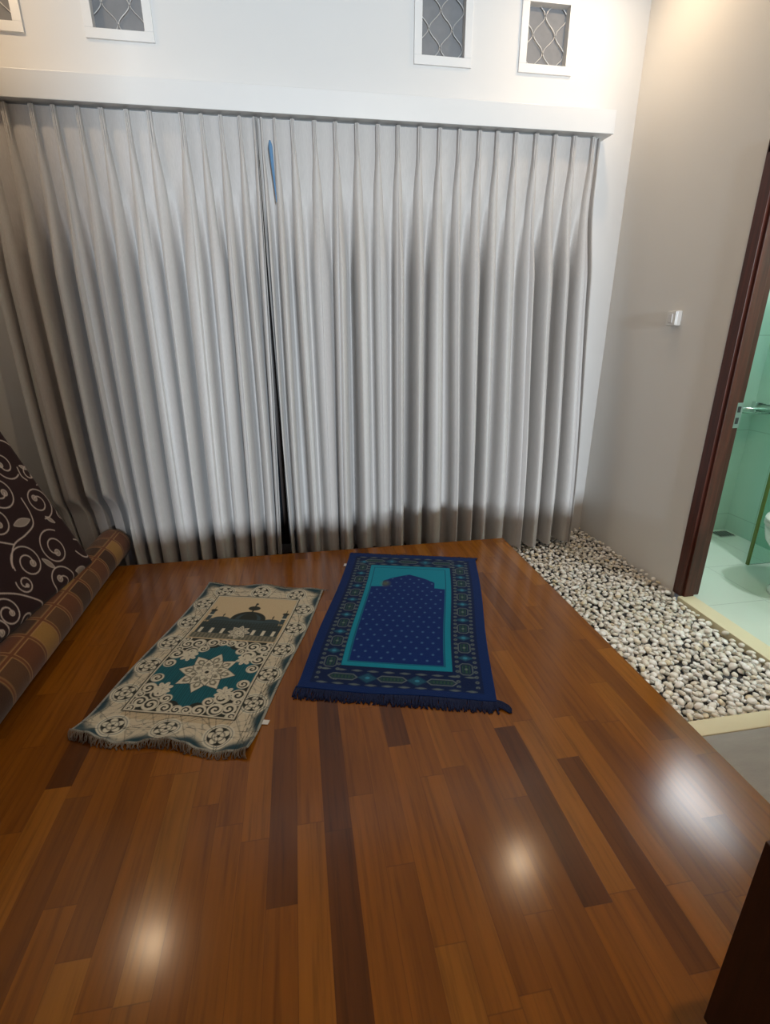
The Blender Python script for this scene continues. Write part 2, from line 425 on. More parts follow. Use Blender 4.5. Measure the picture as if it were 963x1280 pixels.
# ------------------------------------------------------------------ wall switch
t = empty('wall_switch', (XR, 2.545, 1.295)); tag(t, 'small white switch box on the grey side wall between curtain and doorway', 'switch')
boxes('back_box', [(-.03, 0, -.036, .036, -.037, .037)], M['white_plastic'], t, .005)
boxes('face_plate', [(-.036, -.0295, -.034, .034, -.035, .035)], M['white_plastic'], t, .003)
boxes('rocker', [(-.041, -.0355, -.014, .014, -.022, .022)], M['white_gloss'], t, .002)

# ------------------------------------------------------------------ curtains
CT, CB = 2.230, -.112
def smooth(a, b, x):
    q = np.clip((x - a) / (b - a), 0, 1); return q * q * (3 - 2 * q)
def curtain(name, label, pleats, end_l, end_r, lean, seed, bottom):
    r = np.random.default_rng(seed)
    t = empty(name, ((pleats[0] + pleats[-1]) / 2, 3.08, CT)); tag(t, label, 'curtain')
    org = np.array(t.location)
    K = len(pleats); NP = 72; NZ = 130
    px = np.array([end_l] + list(pleats) + [end_r])
    zs = np.linspace(0, 1, NZ) ** 1.15                     # 0 top .. 1 bottom
    amp = .040 + .052 * r.random(K + 1) ** 1.4; shift = r.normal(0, .016, K + 2); skew = r.normal(0, .35, K + 1); wig = r.random(K + 1) * 6.28
    dbl = r.random(K + 1)
    rows = []
    for d in zs:
        h = d * (CT - CB)
        w = float(smooth(.14, .75, h)); w2 = float(smooth(.3, 2.2, h))
        xk = px + shift * w2 + lean(px, d)
        if d > 0: xk = np.sort(xk)
        X = []; Y = []
        yc = 3.078 - .12 * w2 - .02 * w
        pin = float(1 - smooth(.075, .17, h))               # pinch still tied
        for k in range(K + 1):
            L = xk[k + 1] - xk[k]
            ph = np.linspace(0, 1, NP, endpoint=(k == K))
            # hanging wave: pleat tops at ph 0 and 1, with an in-between fold
            a = amp[k] * (1 - w) * .3 + amp[k] * w * (1 + .35 * w2)
            sk = ph + skew[k] * .5 * w * ph * (1 - ph) * 2 + .05 * w2 * np.sin(2 * PI * ph) * math.sin(wig[k] + 2.2 * d)
            yb = -a * np.cos(2 * PI * sk) - a * (.16 * dbl[k]) * np.cos(4 * PI * sk + .5 * wig[k])
            xb = xk[k] + L * ph + L * w * (.085 * np.sin(2 * PI * sk) * (.4 + dbl[k]) + .05 * np.sin(4 * PI * sk))
            # pinch pleat near the top: narrow three-finger tuck
            PQ = .27; q = np.minimum(ph, 1 - ph) / PQ
            tuck = np.where(q < 1, -.036 * np.clip((np.abs(np.cos(1.5 * PI * q)) - .3) / .35, 0, 1) * (1 - .25 * q), 0)
            op = float(smooth(.08, .34, h)); PW = .10 + .115 * op
            xt = xk[k] + L * (np.where(ph < PQ, ph / PQ * PW, np.where(ph > 1 - PQ, 1 - (1 - ph) / PQ * PW, PW + (ph - PQ) / (1 - 2 * PQ) * (1 - 2 * PW))))
            tuck2 = np.where(q < 1, -.040 * np.sqrt(np.clip(1 - q * q, 0, 1)), 0)
            yt = tuck * pin + tuck2 * (1 - pin) + .006 * np.cos(2 * PI * ph)
            X.append(xt * (1 - w) + xb * w); Y.append(yc + yt * (1 - w) + yb * w)
        X = np.concatenate(X); Y = np.concatenate(Y)
        hem = .012 * np.sin(np.linspace(0, 9, len(X)) + seed) * d
        zb = bottom(X)
        z = CT - d * (CT - zb) + hem
        rows.append(np.stack([X, Y, z], 1))
    A = np.stack(rows); nz, nx, _ = A.shape
    # keep the hem off the deck edge and in front of the window wall
    lim = np.where(A[..., 2] < .05, PY + .022, 2.5)
    lim = np.maximum(lim, 2.5 + .445 * smooth(-.92, -1.0, A[..., 0]) * (1 - smooth(.25, .75, A[..., 2])))
    A[..., 1] = np.clip(A[..., 1], lim, YW - .022)
    nh = int(np.searchsorted(zs * (CT - CB), .088))
    A -= org
    top = A[:nh + 1]; bot = A[nh:]
    def sheet(nm, S, mat, th):
        o = np_mesh(nm, S.reshape(-1, 3), grid_faces(S.shape[1], S.shape[0]), mat, t)
        m = o.modifiers.new('thickness', 'SOLIDIFY'); m.thickness = th; m.offset = 0; m.use_rim = False
        return o
    sheet('drape', bot, M['curtain'], .0025); sheet('heading', top, M['curtain'], .0025)
    for k, p in enumerate(pleats):
        pts = [(p - org[0], 3.068 - org[1], -.03), (p - org[0], 3.062 - org[1], .0), (p - org[0], 3.070 - org[1], .008), (p - org[0], 3.085 - org[1], .012), (p - org[0], 3.100 - org[1], .006)]
        V, F = tube_mesh('', pts, .0022, 6); pydata('curtain_hook', V, F, M['steel'], t)
    return t
PLL = [-1.36, -1.248, -1.13, -1.038, -.933, -.831, -.718, -.62, -.468, -.379, -.288, -.197, -.127]
PLR = [-.096, -.03, .057, .168, .273, .382, .491, .596, .711, .819, .927, 1.038, 1.136, 1.24, 1.357, 1.466, 1.579, 1.693]
curtain('curtain', 'left grey pinch pleated curtain, hanging behind the brown mat and patterned beige rug', PLL, -1.44, -.119,
        lambda x, d: .15 * d * d * np.clip((-.75 - x) / .65, 0, 1) - .034 * d ** 2 * np.clip((x + .6) / .4, 0, 1), 3, lambda X: np.full_like(X, -.10))
curtain('curtain', 'right grey pinch pleated curtain, hanging next to the bare strip of white wall', PLR, -.115, 1.725,
        lambda x, d: .016 * d ** 2 * (x < .05) + 0 * x, 11, lambda X: np.full_like(X, -.100))
# track
t = empty('curtain_track', (.15, 3.115, 2.241)); tag(t, 'white curtain track under the long white pelmet box', 'curtain rail')
boxes('rail', [(-1.62, 1.58, -.012, .012, -.014, 0)], M['white_gloss'], t, .002)
boxes('end_stop', [(1.58, 1.60, -.014, .014, -.017, 0)], M['white_plastic'], t, .002)
boxes('end_stop', [(-1.64, -1.62, -.014, .014, -.017, 0)], M['white_plastic'], t, .002)
# added pale blue strip, coloured as blue light on the fold beside the gap
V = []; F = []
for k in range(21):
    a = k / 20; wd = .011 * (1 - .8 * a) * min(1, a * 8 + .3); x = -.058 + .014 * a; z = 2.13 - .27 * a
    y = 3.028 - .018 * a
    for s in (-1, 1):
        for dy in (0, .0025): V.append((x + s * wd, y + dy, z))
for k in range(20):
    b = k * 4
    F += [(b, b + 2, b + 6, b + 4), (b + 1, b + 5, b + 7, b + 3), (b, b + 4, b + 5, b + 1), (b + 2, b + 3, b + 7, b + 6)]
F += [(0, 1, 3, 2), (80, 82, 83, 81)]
o = pydata('blue_light_strip', V, F, M['blue_light']); tag(o, 'narrow added strip coloured as pale blue light high up where the two curtains meet', 'cloth')

# ------------------------------------------------------------------ pattern painting
class Pat:
    def __init__(s, X, Y, base, aa):
        s.X, s.Y, s.aa = X, Y, aa; s.C = np.empty(X.shape + (3,)); s.C[:] = base
    def put(s, sd, col, a=1.0, aa=None):
        """sd < 0 inside"""
        m = np.clip(.5 - sd / (aa or s.aa), 0, 1)[..., None] * a
        s.C = s.C * (1 - m) + np.asarray(col) * m
    def rect(s, x0, x1, y0, y1): return np.maximum(np.maximum(x0 - s.X, s.X - x1), np.maximum(y0 - s.Y, s.Y - y1))
    def ell(s, cx, cy, rx, ry): return (np.hypot((s.X - cx) / rx, (s.Y - cy) / ry) - 1) * min(rx, ry)
def scroll(X, Y, cx, cy, R, turn=1, ph=0, k=1.6):
    """light where a curl runs round a small disc"""
    r = np.hypot(X - cx, Y - cy); a = np.arctan2(Y - cy, X - cx) * turn
    return r - R, np.cos(a + ph - r / R * k * 2 * PI)

def rug_sheet(name, w, l, nx, ny, paint, mat, parent, zf, aa, edge=None, th=.005):
    u = np.linspace(-w / 2, w / 2, nx); v = np.linspace(-l / 2, l / 2, ny)
    X, Y = np.meshgrid(u, v)
    C = paint(X, Y, aa)
    Z = zf(X, Y)
    PXX, PYY = X.copy(), Y.copy()
    if edge is not None: PXX, PYY = edge(X, Y)
    top = np.stack([PXX, PYY, Z + th], -1).reshape(-1, 3); bot = np.stack([PXX, PYY, Z], -1).reshape(-1, 3)
    n = nx * ny
    F = [grid_faces(nx, ny), grid_faces(nx, ny, n, True)]
    b = np.concatenate([np.arange(nx - 1), (np.arange(ny - 1) + 1) * nx - 1, (n - 1) - np.arange(nx - 1), (ny - 1 - np.arange(ny - 1)) * nx]); bn = np.roll(b, -1)
    F.append(np.stack([bn, b, b + n, bn + n], 1))
    c = np.concatenate([C.reshape(-1, 3)] * 2)
    return np_mesh(name, np.concatenate([top, bot]), np.concatenate(F), mat, parent, c)

# --- patterned beige rug
CREAM = np.array(rgb(212, 208, 192)); TAN = np.array(rgb(194, 178, 150)); DARK = np.array(rgb(36, 42, 38)); TEAL = np.array(rgb(16, 96, 112))
SLATE = np.array(rgb(62, 84, 92)); DTEAL = np.array(rgb(20, 58, 72)); GREY = np.array(rgb(128, 126, 112)); EDGE = np.array(rgb(150, 152, 146))
def flower(P, cx, cy, R, n=8, asp=1.0, rot=0.0):
    X, Y = P.X - cx, (P.Y - cy) * asp
    r = np.hypot(X, Y); th = np.arctan2(Y, X) + rot
    def petal(off, tip=.38, pw=.75):
        a = np.abs(((th / (2 * PI) * n + off) % 1) - .5) * 2; a = 1 - a     # 0 at petal axis
        a = 1 - a if False else np.abs((((th / (2 * PI) * n + off + .5) % 1) - .5) * 2)
        return a, 1 - tip * a ** pw
    a, rb = petal(0); P.put(r - R * rb * 1.03, DARK); P.put(r - R * rb, CREAM)
    P.put(np.maximum(np.maximum(r - R * (.80 - .25 * a), R * .50 - r), (a - .42) * .03), GREY)
    P.put(np.maximum(np.maximum(r - R * (.70 - .2 * a), R * .55 - r), (a - .22) * .03), CREAM)
    a, rb = petal(.5); P.put(r - R * .68 * rb * 1.07, DARK * 1.6); P.put(r - R * .68 * rb, CREAM)
    P.put(np.maximum(np.maximum(r - R * (.50 - .12 * a), R * .34 - r), (a - .4) * .03), GREY)
    a, rb = petal(0); P.put(r - R * .42 * rb * 1.1, DARK * 1.8); P.put(r - R * .42 * rb, CREAM)
    a, rb = petal(.5); P.put(r - R * .22 * rb * 1.12, DARK * 1.6); P.put(r - R * .22 * rb, CREAM); P.put(r - R * .07, DARK)
def paint_beige(X, Y, aa):
    P = Pat(X, Y, TAN, aa); W, L = .3025, .525
    dx, dy = W - np.abs(X), L - np.abs(Y); de = np.minimum(dx, dy)
    along = np.where(dx < dy, Y, X * 1.0)
    sc = .5 + .5 * np.cos(2 * PI * (along - .02) / .16)
    # pale ground mottling and wriggling dark lines in the border
    sq = np.sin(60 * X + 3 * np.sin(55 * Y)) * np.sin(58 * Y + 3 * np.sin(48 * X + 1))
    P.put(-(np.abs(de - .055) < .05).astype(float) * .01 + .004 + 0 * X, CREAM, .55)
    P.put(np.abs(sq) * .02 - .0016, SLATE, .55)
    # teal scallops along the very edge
    P.put(de - (.012 + .026 * (1 - sc)), SLATE, .85, .022); P.put(de - (.004 + .024 * (1 - sc)), DTEAL, .95, .014)
    corner = np.hypot(dx, dy); P.put(corner - .055, DTEAL, .9, .03)
    P.put(de - .008, EDGE)
    # rosettes
    ros = [(s * .243, y) for s in (-1, 1) for y in (-.305, -.145, .015, .175, .335)] + [(x, s * .462) for s in (-1, 1) for x in (-.19, -.005, .18)]
    for cx, cy in ros:
        r = np.hypot(X - cx, Y - cy); th = np.arctan2(Y - cy, X - cx)
        P.put(r - .052, CREAM); P.put(r - .046, SLATE * 1.2); P.put(r - .0435, CREAM); P.put(r - .0375, DARK)
        pr = .036 * (.35 + .65 * np.abs(np.cos(2.5 * th + cx * 9)) ** .6)
        P.put(r - pr, CREAM); P.put(np.abs(np.sin(2.5 * th + cx * 9 + PI / 2)) * r - .0022, DARK, .9); P.put(np.abs(r - .02) - .0022, DARK, .8); P.put(r - .006, DARK)
    # inner frame lines
    for a, c, wd in ((0, DARK, .005), (.006, CREAM, .005), (.0115, DARK, .0025)):
        q = P.rect(-.208 + a, .208 - a, -.392 + a, .424 - a)
        P.put(np.abs(q + wd / 2) - wd / 2, c)
    fld = P.rect(-.196, .196, -.380, .412)
    # picture panel: pale sky with a domed building
    P.put(np.maximum(fld, .055 - Y), np.array(rgb(202, 184, 152)))
    P.put(P.rect(-.192, .192, .062, .100), GREY); 
    P.put(np.maximum(P.rect(-.192, .192, .064, .098), .002 - np.abs(((X * 60) % 1) - .5) * .008), DARK * 1.7, .6)
    P.put(P.rect(-.185, .188, .1, .185), SLATE * .8); P.put(P.rect(-.16, .165, .18, .215), SLATE)
    P.put(np.maximum(P.rect(-.185, .188, .105, .20), .0016 - np.abs((((X + .004 * 0) * 75) % 1) - .5) * .0066), DARK * 1.3, .7)
    P.put(np.maximum(P.rect(-.185, .188, .10, .215), .0014 - np.abs(((Y * 70) % 1) - .5) * .007), DARK, .6)
    for cx in (-.165, -.115, -.065, .075, .12, .165):
        P.put(P.rect(cx - .007, cx + .007, .103, .14), CREAM)
    for cx in (-.11, .125):
        P.put(np.maximum(P.ell(cx, .212, .042, .022), .21 - Y), SLATE * .75); P.put(P.rect(cx - .002, cx + .002, .23, .262), DARK); P.put(P.ell(cx, .248, .005, .005), DARK)
    for cx in (-.172, .176):
        P.put(P.rect(cx - .010, cx + .010, .2, .276), SLATE * .7); P.put(P.ell(cx, .283, .016, .010), DARK); P.put(P.rect(cx - .002, cx + .002, .285, .315), DARK)
        P.put(P.rect(cx - .013, cx + .013, .238, .246), CREAM)
    P.put(P.rect(-.07, .09, .2, .225), SLATE * .9)
    P.put(np.maximum(P.ell(.012, .222, .082, .066), .218 - Y), DARK); P.put(np.maximum(P.ell(.012, .222, .060, .05), .222 - Y), SLATE * .75); P.put(np.maximum(P.ell(.012, .222, .042, .052), .222 - Y), DARK)
    P.put(P.rect(.008, .016, .28, .365), DARK); P.put(P.ell(.012, .318, .029, .019), DARK); P.put(P.ell(.014, .356, .007, .007), DARK)
    flower(P, .012, .118, .052, 8)
    # lower field
    low = np.maximum(P.rect(-.196, .196, -.380, .055), Y - .055)
    P.put(low, DARK)
    cxm, cym = .0, -.165
    ad = np.abs(X - cxm) / .245 + np.abs(Y - cym) / .205
    ang = np.arctan2(np.abs(Y - cym), np.abs(X - cxm))
    spand = (ad - 1.0 + .07 * np.cos(9 * ang)) * .12
    stripes = .86 + .14 * np.sign(np.sin(X * 2 * PI / .009))
    P.C = np.where((np.maximum(spand, low) < 0)[..., None], TEAL * stripes[..., None], P.C)
    inr = np.maximum(low, -spand + .001)
    for sx in (-1, 1):
        for sy in (-1, 1):
            for (ux, uy, R, tn) in ((.170, .045, .024, 1), (.172, .105, .030, -1), (.165, .175, .028, 1), (.12, .185, .030, -1), (.062, .196, .027, 1), (.018, .200, .021, -1), (.122, .125, .030, 1), (.08, .150, .022, -1), (.185, .210, .02, 1), (.185, .14, .018, 1)):
                d, s_ = scroll(X, Y, cxm + sx * ux, cym + sy * uy, R, tn * sx * sy, ux * 50)
                P.put(np.maximum(d, low), DARK)
                P.put(np.maximum(np.maximum(d, -s_ * .006 - .001), low), CREAM)
                P.put(np.maximum(np.abs(d + .0025) - .0022, low), CREAM)
            # leaf fan pointing at the middle
            lx, ly = (X - cxm) * sx - .118, (Y - cym) * sy - .10
            rr = np.hypot(lx, ly); th = np.arctan2(ly, lx)
            P.put(np.maximum(rr - .036 * (.55 + .45 * np.abs(np.cos(3.5 * th))), low), CREAM); P.put(np.maximum(np.abs(np.sin(3.5 * th)) * rr - .0018, rr - .03), DARK, .7)
    flower(P, .003, -.158, .118, 8, 1.0, .06)
    return P.C
def z_beige(X, Y):
    e = np.clip((-Y - .38) / .145, 0, 1)
    z = .0015 + e * e * (.010 * (1 + np.sin(X * 21 + .8)) + .006 * np.sin(X * 47) ** 2)
    f = np.clip((Y - .40) / .125, 0, 1); z += f * f * .008 * (1 + np.sin(X * 24 + 2))
    return z
def e_beige(X, Y):
    q = Y / .525
    return X * (1 + .02 * q * q * 0) + .004 * np.sin(Y * 9), Y + .007 * np.where(q > 0, q ** 6, 0) * np.cos(X * 13 - .4) + .010 * np.where(q < 0, q ** 6, 0) * np.sin(X * 19 + 1)
RW = empty('prayer_rug', (-.366, 1.8645, 0), math.radians(-16.5))
tag(RW, 'beige and teal prayer rug showing a domed building above a large flower', 'rug')
rug_sheet('woven_cloth', .605, 1.05, 242, 420, paint_beige, M['weave'], RW, z_beige, .0025, e_beige, .0035)
def fringe(name, w, y0, L, n, sgn, zf, mat, parent, spread=.006, r=.0014, droop=.0):
    paths = []
    for i in range(n):
        x = -w / 2 + w * (i + .5) / n + random.gauss(0, .001); y = y0(x); z0 = zf(x) + .0035
        ln = L * random.uniform(.65, 1.1); dx = random.gauss(0, spread); dx2 = random.gauss(0, spread)
        pts = [(x, y - sgn * .004, z0), (x + dx * .3, y + sgn * ln * .33, z0 * .8 + .0015), (x + dx, y + sgn * ln * .7, z0 * .35 + .003), (x + dx + dx2, y + sgn * ln, .0025)]
        paths.append((pts, r * random.uniform(.7, 1.2)))
    o = merged_tubes(name, paths, mat, parent, 5); tag(o, kind='stuff'); return o
def yb(x, s):
    return float(e_beige(np.array(x), np.array(s * .525))[1])
fringe('fringe', .605, lambda x: yb(x, -1), .020, 190, -1, lambda x: float(z_beige(np.array(x), np.array(-.525))), M['fringe_grey'], RW)
fringe('fringe', .605, lambda x: yb(x, 1), .016, 190, 1, lambda x: float(z_beige(np.array(x), np.array(.525))), M['fringe_grey'], RW)
boxes('care_tag', [(.298, .325, -.395, -.375, .002, .0035)], M['care_tag'], RW)

# --- blue rug
NAVY = np.array(rgb(6, 42, 112)); INK = np.array(rgb(6, 30, 76)); ROYAL = np.array(rgb(6, 40, 100)); TURQ = np.array(rgb(14, 138, 170)); DULL = np.array(rgb(112, 128, 128)); OLIVE = np.array(rgb(46, 84, 70)); SKY = np.array(rgb(52, 132, 168))
def paint_blue(X, Y, aa):
    P = Pat(X, Y, INK, aa); W, L = .362, .61
    dx, dy = W - np.abs(X), L - np.abs(Y)
    P.put(np.minimum(dx - .040, dy - .055), ROYAL)
    # dashes inside and outside the medallion band
    def dash(along, across, pos, per, ln, wd, col, a=.8):
        q = np.abs(((along / per) % 1) - .5) * per - ln / 2
        P.put(np.maximum(q, np.abs(across - pos) - wd), col, a)
    sid = np.abs(Y) < .53; tb = np.abs(X) < .30
    for pos in (.232, .302):
        q = np.abs((((Y + .5 * 0) / .030) % 1) - .5) * .030; P.put(np.where(sid, np.hypot(q, np.abs(X) - pos) - .0075, 1), DULL, .75); P.put(np.where(sid, np.hypot(q, np.abs(X) - pos) - .003, 1), INK, .9)
    for pos in (.468, .548):
        q = np.abs(((X / .062) % 1) - .5) * .062; P.put(np.where(tb, np.maximum(q - .022, np.abs(np.abs(Y) - pos) - .003 - .0025 * np.cos(q * 120)), 1), DULL, .7)
    # medallions down the sides
    for s in (-1, 1):
        for k in range(-3, 4):
            cy = k * .140; u, v = np.abs(X - s * .266), np.abs(Y - cy)
            oct_ = np.maximum(np.maximum(u - .026, v - .036), (u + v - .050) * .75)
            P.put(oct_, DULL, .8); P.put(oct_ + .004, INK); P.put(oct_ + .010, OLIVE, .9); P.put(np.maximum(oct_ + .012, np.abs(np.abs(u - .008) - .002) - .002), INK, .8); P.put(np.hypot(u, v) - .006, DULL, .8)
            cy2 = cy + .07
            P.put((np.abs(X - s * .266) + np.abs(Y - cy2) * 1.6 - .030) * .7, SKY * .55, .7, .012); P.put(np.hypot(X - s * .266, (Y - cy2) * 1.2) - .009, SKY); 
    for sy in (-1, 1):
        for cx in (-.205, -.017, .170):
            u, v = np.abs(X - cx), np.abs(Y - sy * .507)
            hx = np.maximum(v - .018, (u + v - .058) * .75)
            P.put(hx, DULL, .95); P.put(hx + .004, INK); P.put(hx + .0085, OLIVE, .9); P.put(np.maximum(hx + .011, .002 - np.abs(((X * 75) % 1) - .5) * .008), INK, .7)
        for cx in (-.11, .078):
            P.put((np.abs(X - cx) + np.abs(Y - sy * .507) * 1.3 - .036) * .7, SKY * .5, .7, .012); P.put(np.hypot(X - cx, (Y - sy * .507) * 1.3) - .009, SKY)
    # turquoise frame and the arched field
    fr = P.rect(-.222, .212, -.440, .453); P.put(fr, TURQ)
    inn = P.rect(-.199, .184, -.412, .424)
    P.put(np.abs(inn - .001) - .0018, INK, .8)
    ax = np.abs(X + .006)
    arch = np.where(ax < .135, .262 + .030 * np.sqrt(np.clip(1 - (np.clip(ax - .095, 0, .04) / .04) ** 2, 0, 1)) + .062 * np.clip(1 - ax / .11, 0, 1) ** .8, .215 - .10 * (ax - .135))
    fld = np.maximum(inn + .003, Y - arch)
    P.put(fld, NAVY)
    # staggered small dots
    px, py = .046, .040
    row = np.floor(Y / py); q = np.hypot((((X / px + .5 * (row % 2)) % 1) - .5) * px, (((Y / py) % 1) - .5) * py * .9)
    P.put(np.maximum(q - .0052, fld + .008), np.array(rgb(70, 112, 160)), .9)
    # worn yellowish mark on the arch's left shoulder
    P.put(np.hypot((X + .125), (Y - .245) * .8) - .018, np.array(rgb(120, 130, 60)), .55, .03)
    return P.C
def z_blue(X, Y):
    return .002 + .003 * np.clip((np.abs(Y) - .5) / .11, 0, 1) ** 2 * (1 + np.sin(X * 15)) + .0015 * (1 + np.sin(X * 6 + Y * 4))
def e_blue(X, Y): return X + .004 * np.sin(Y * 7), Y + .004 * np.sin(X * 8) * np.abs(Y / .61) ** 5
RB = empty('prayer_rug', (.438, 2.024, 0), math.radians(-15.9))
tag(RB, 'navy blue prayer rug with a turquoise arched panel, nearer the pebble strip', 'rug')
rug_sheet('pile', .724, 1.18, 250, 400, paint_blue, M['pile'], RB, z_blue, .003, e_blue, .007)
zb_ = lambda s: (lambda x: float(z_blue(np.array(x), np.array(s * .59))))
fringe('fringe', .73, lambda x: -.588, .052, 420, -1, zb_(-1), M['fringe_blue'], RB, .005, .0022)
fringe('fringe', .735, lambda x: .588, .030, 420, 1, zb_(1), M['fringe_blue'], RB, .005, .0022)
# loose tuft at the near right corner
paths = []
for i in range(22):
    a = i / 21; y = -.575 - .03 * a
    paths.append(([(.352, y, .008), (.385, y - .012 + random.gauss(0, .003), .006), (.415 - .01 * random.random(), y - .03 + random.gauss(0, .004), .004)], .0022))
merged_tubes('corner_tuft', paths, M['fringe_blue'], RB)
boxes('care_tag', [(-.378, -.357, .44, .47, .002, .0035)], M['care_tag'], RB)

# ------------------------------------------------------------------ rolled checkered carpet
def roll():
    t = empty('rolled_carpet', (-1.10, 0, 0)); tag(t, 'rolled brown and ochre checked carpet lying along the left wall under the scroll mat', 'carpet')
    R = .088; y0, y1 = .85, 2.925
    BR = np.array(rgb(66, 42, 28)); BR2 = np.array(rgb(92, 62, 40)); OC = np.array(rgb(150, 112, 58)); LN = np.array(rgb(168, 132, 84)); RED = np.array(rgb(112, 66, 40))
    na, nl = 150, 520
    th = np.linspace(0, 2 * PI, na); yy = np.concatenate([np.linspace(y0, y1 - .03, nl - 24), y1 - .03 + .03 * np.sin(np.linspace(0, PI / 2, 25)[1:])])
    TH, YY = np.meshgrid(th, yy)
    e = np.clip((YY - (y1 - .03)) / .03, 0, 1); rad = R * (.80 + .20 * np.sqrt(np.clip(1 - e * e, 0, 1)))
    rad = rad * (1 + .012 * np.sin(YY * 7 + TH))
    X = rad * np.cos(TH) * 1.0; Z = R + rad * np.sin(TH) 
    Z = np.maximum(Z, .002)
    U = TH * R; 
    P = Pat(U, YY, BR, .004)
    cu, cv = .132, .118
    iu = np.floor((U + .035) / cu); iv = np.floor((y1 - .035 - YY) / cv)
    par = ((iv % 7 == 1) & (iu % 2 == 0)) | ((iv % 7 == 5) & (iu % 2 == 1)); alt = (iv % 3)
    P.C = np.where((par == 1)[..., None], OC, np.where((alt == 2)[..., None], BR, np.where((alt == 0)[..., None], RED * .8, BR2)))
    fu = ((U + .035) / cu % 1); fv = ((y1 - .035 - YY) / cv % 1); du = np.minimum(fu, 1 - fu) * cu; dv = np.minimum(fv, 1 - fv) * cv
    d = np.minimum(du, dv)
    P.put(d - .008, RED * .9); P.put(np.abs(d - .008) - .0016, LN)
    V = np.stack([X, YY, Z], -1).reshape(-1, 3)
    np_mesh('outer_turn', V, grid_faces(na, nl, 0, True), M['weave'], t, P.C.reshape(-1, 3))
    # the wound end: a spiral of carpet thickness seen from the end
    th = .011; turns = 5; n = 240; V = []; F = []
    for k in range(n + 1):
        a = 2 * PI * turns * k / n; r0 = .012 + (R * .80 - .012 - th) * k / n
        for r, y in ((r0, y1 - .004), (r0 + th, y1 - .004), (r0 + th, y1 - .25), (r0, y1 - .25)):
            V.append((r * math.cos(a), y + .012 * (1 - k / n) * 0, R + r * math.sin(a)))
    for k in range(n):
        b = k * 4
        for q in range(4): F.append((b + q, b + (q + 1) % 4, b + 4 + (q + 1) % 4, b + 4 + q))
    F += [(0, 1, 2, 3), tuple(n * 4 + q for q in (3, 2, 1, 0))]
    pydata('inner_turns', V, F, M['carpet_back'], t)
roll()

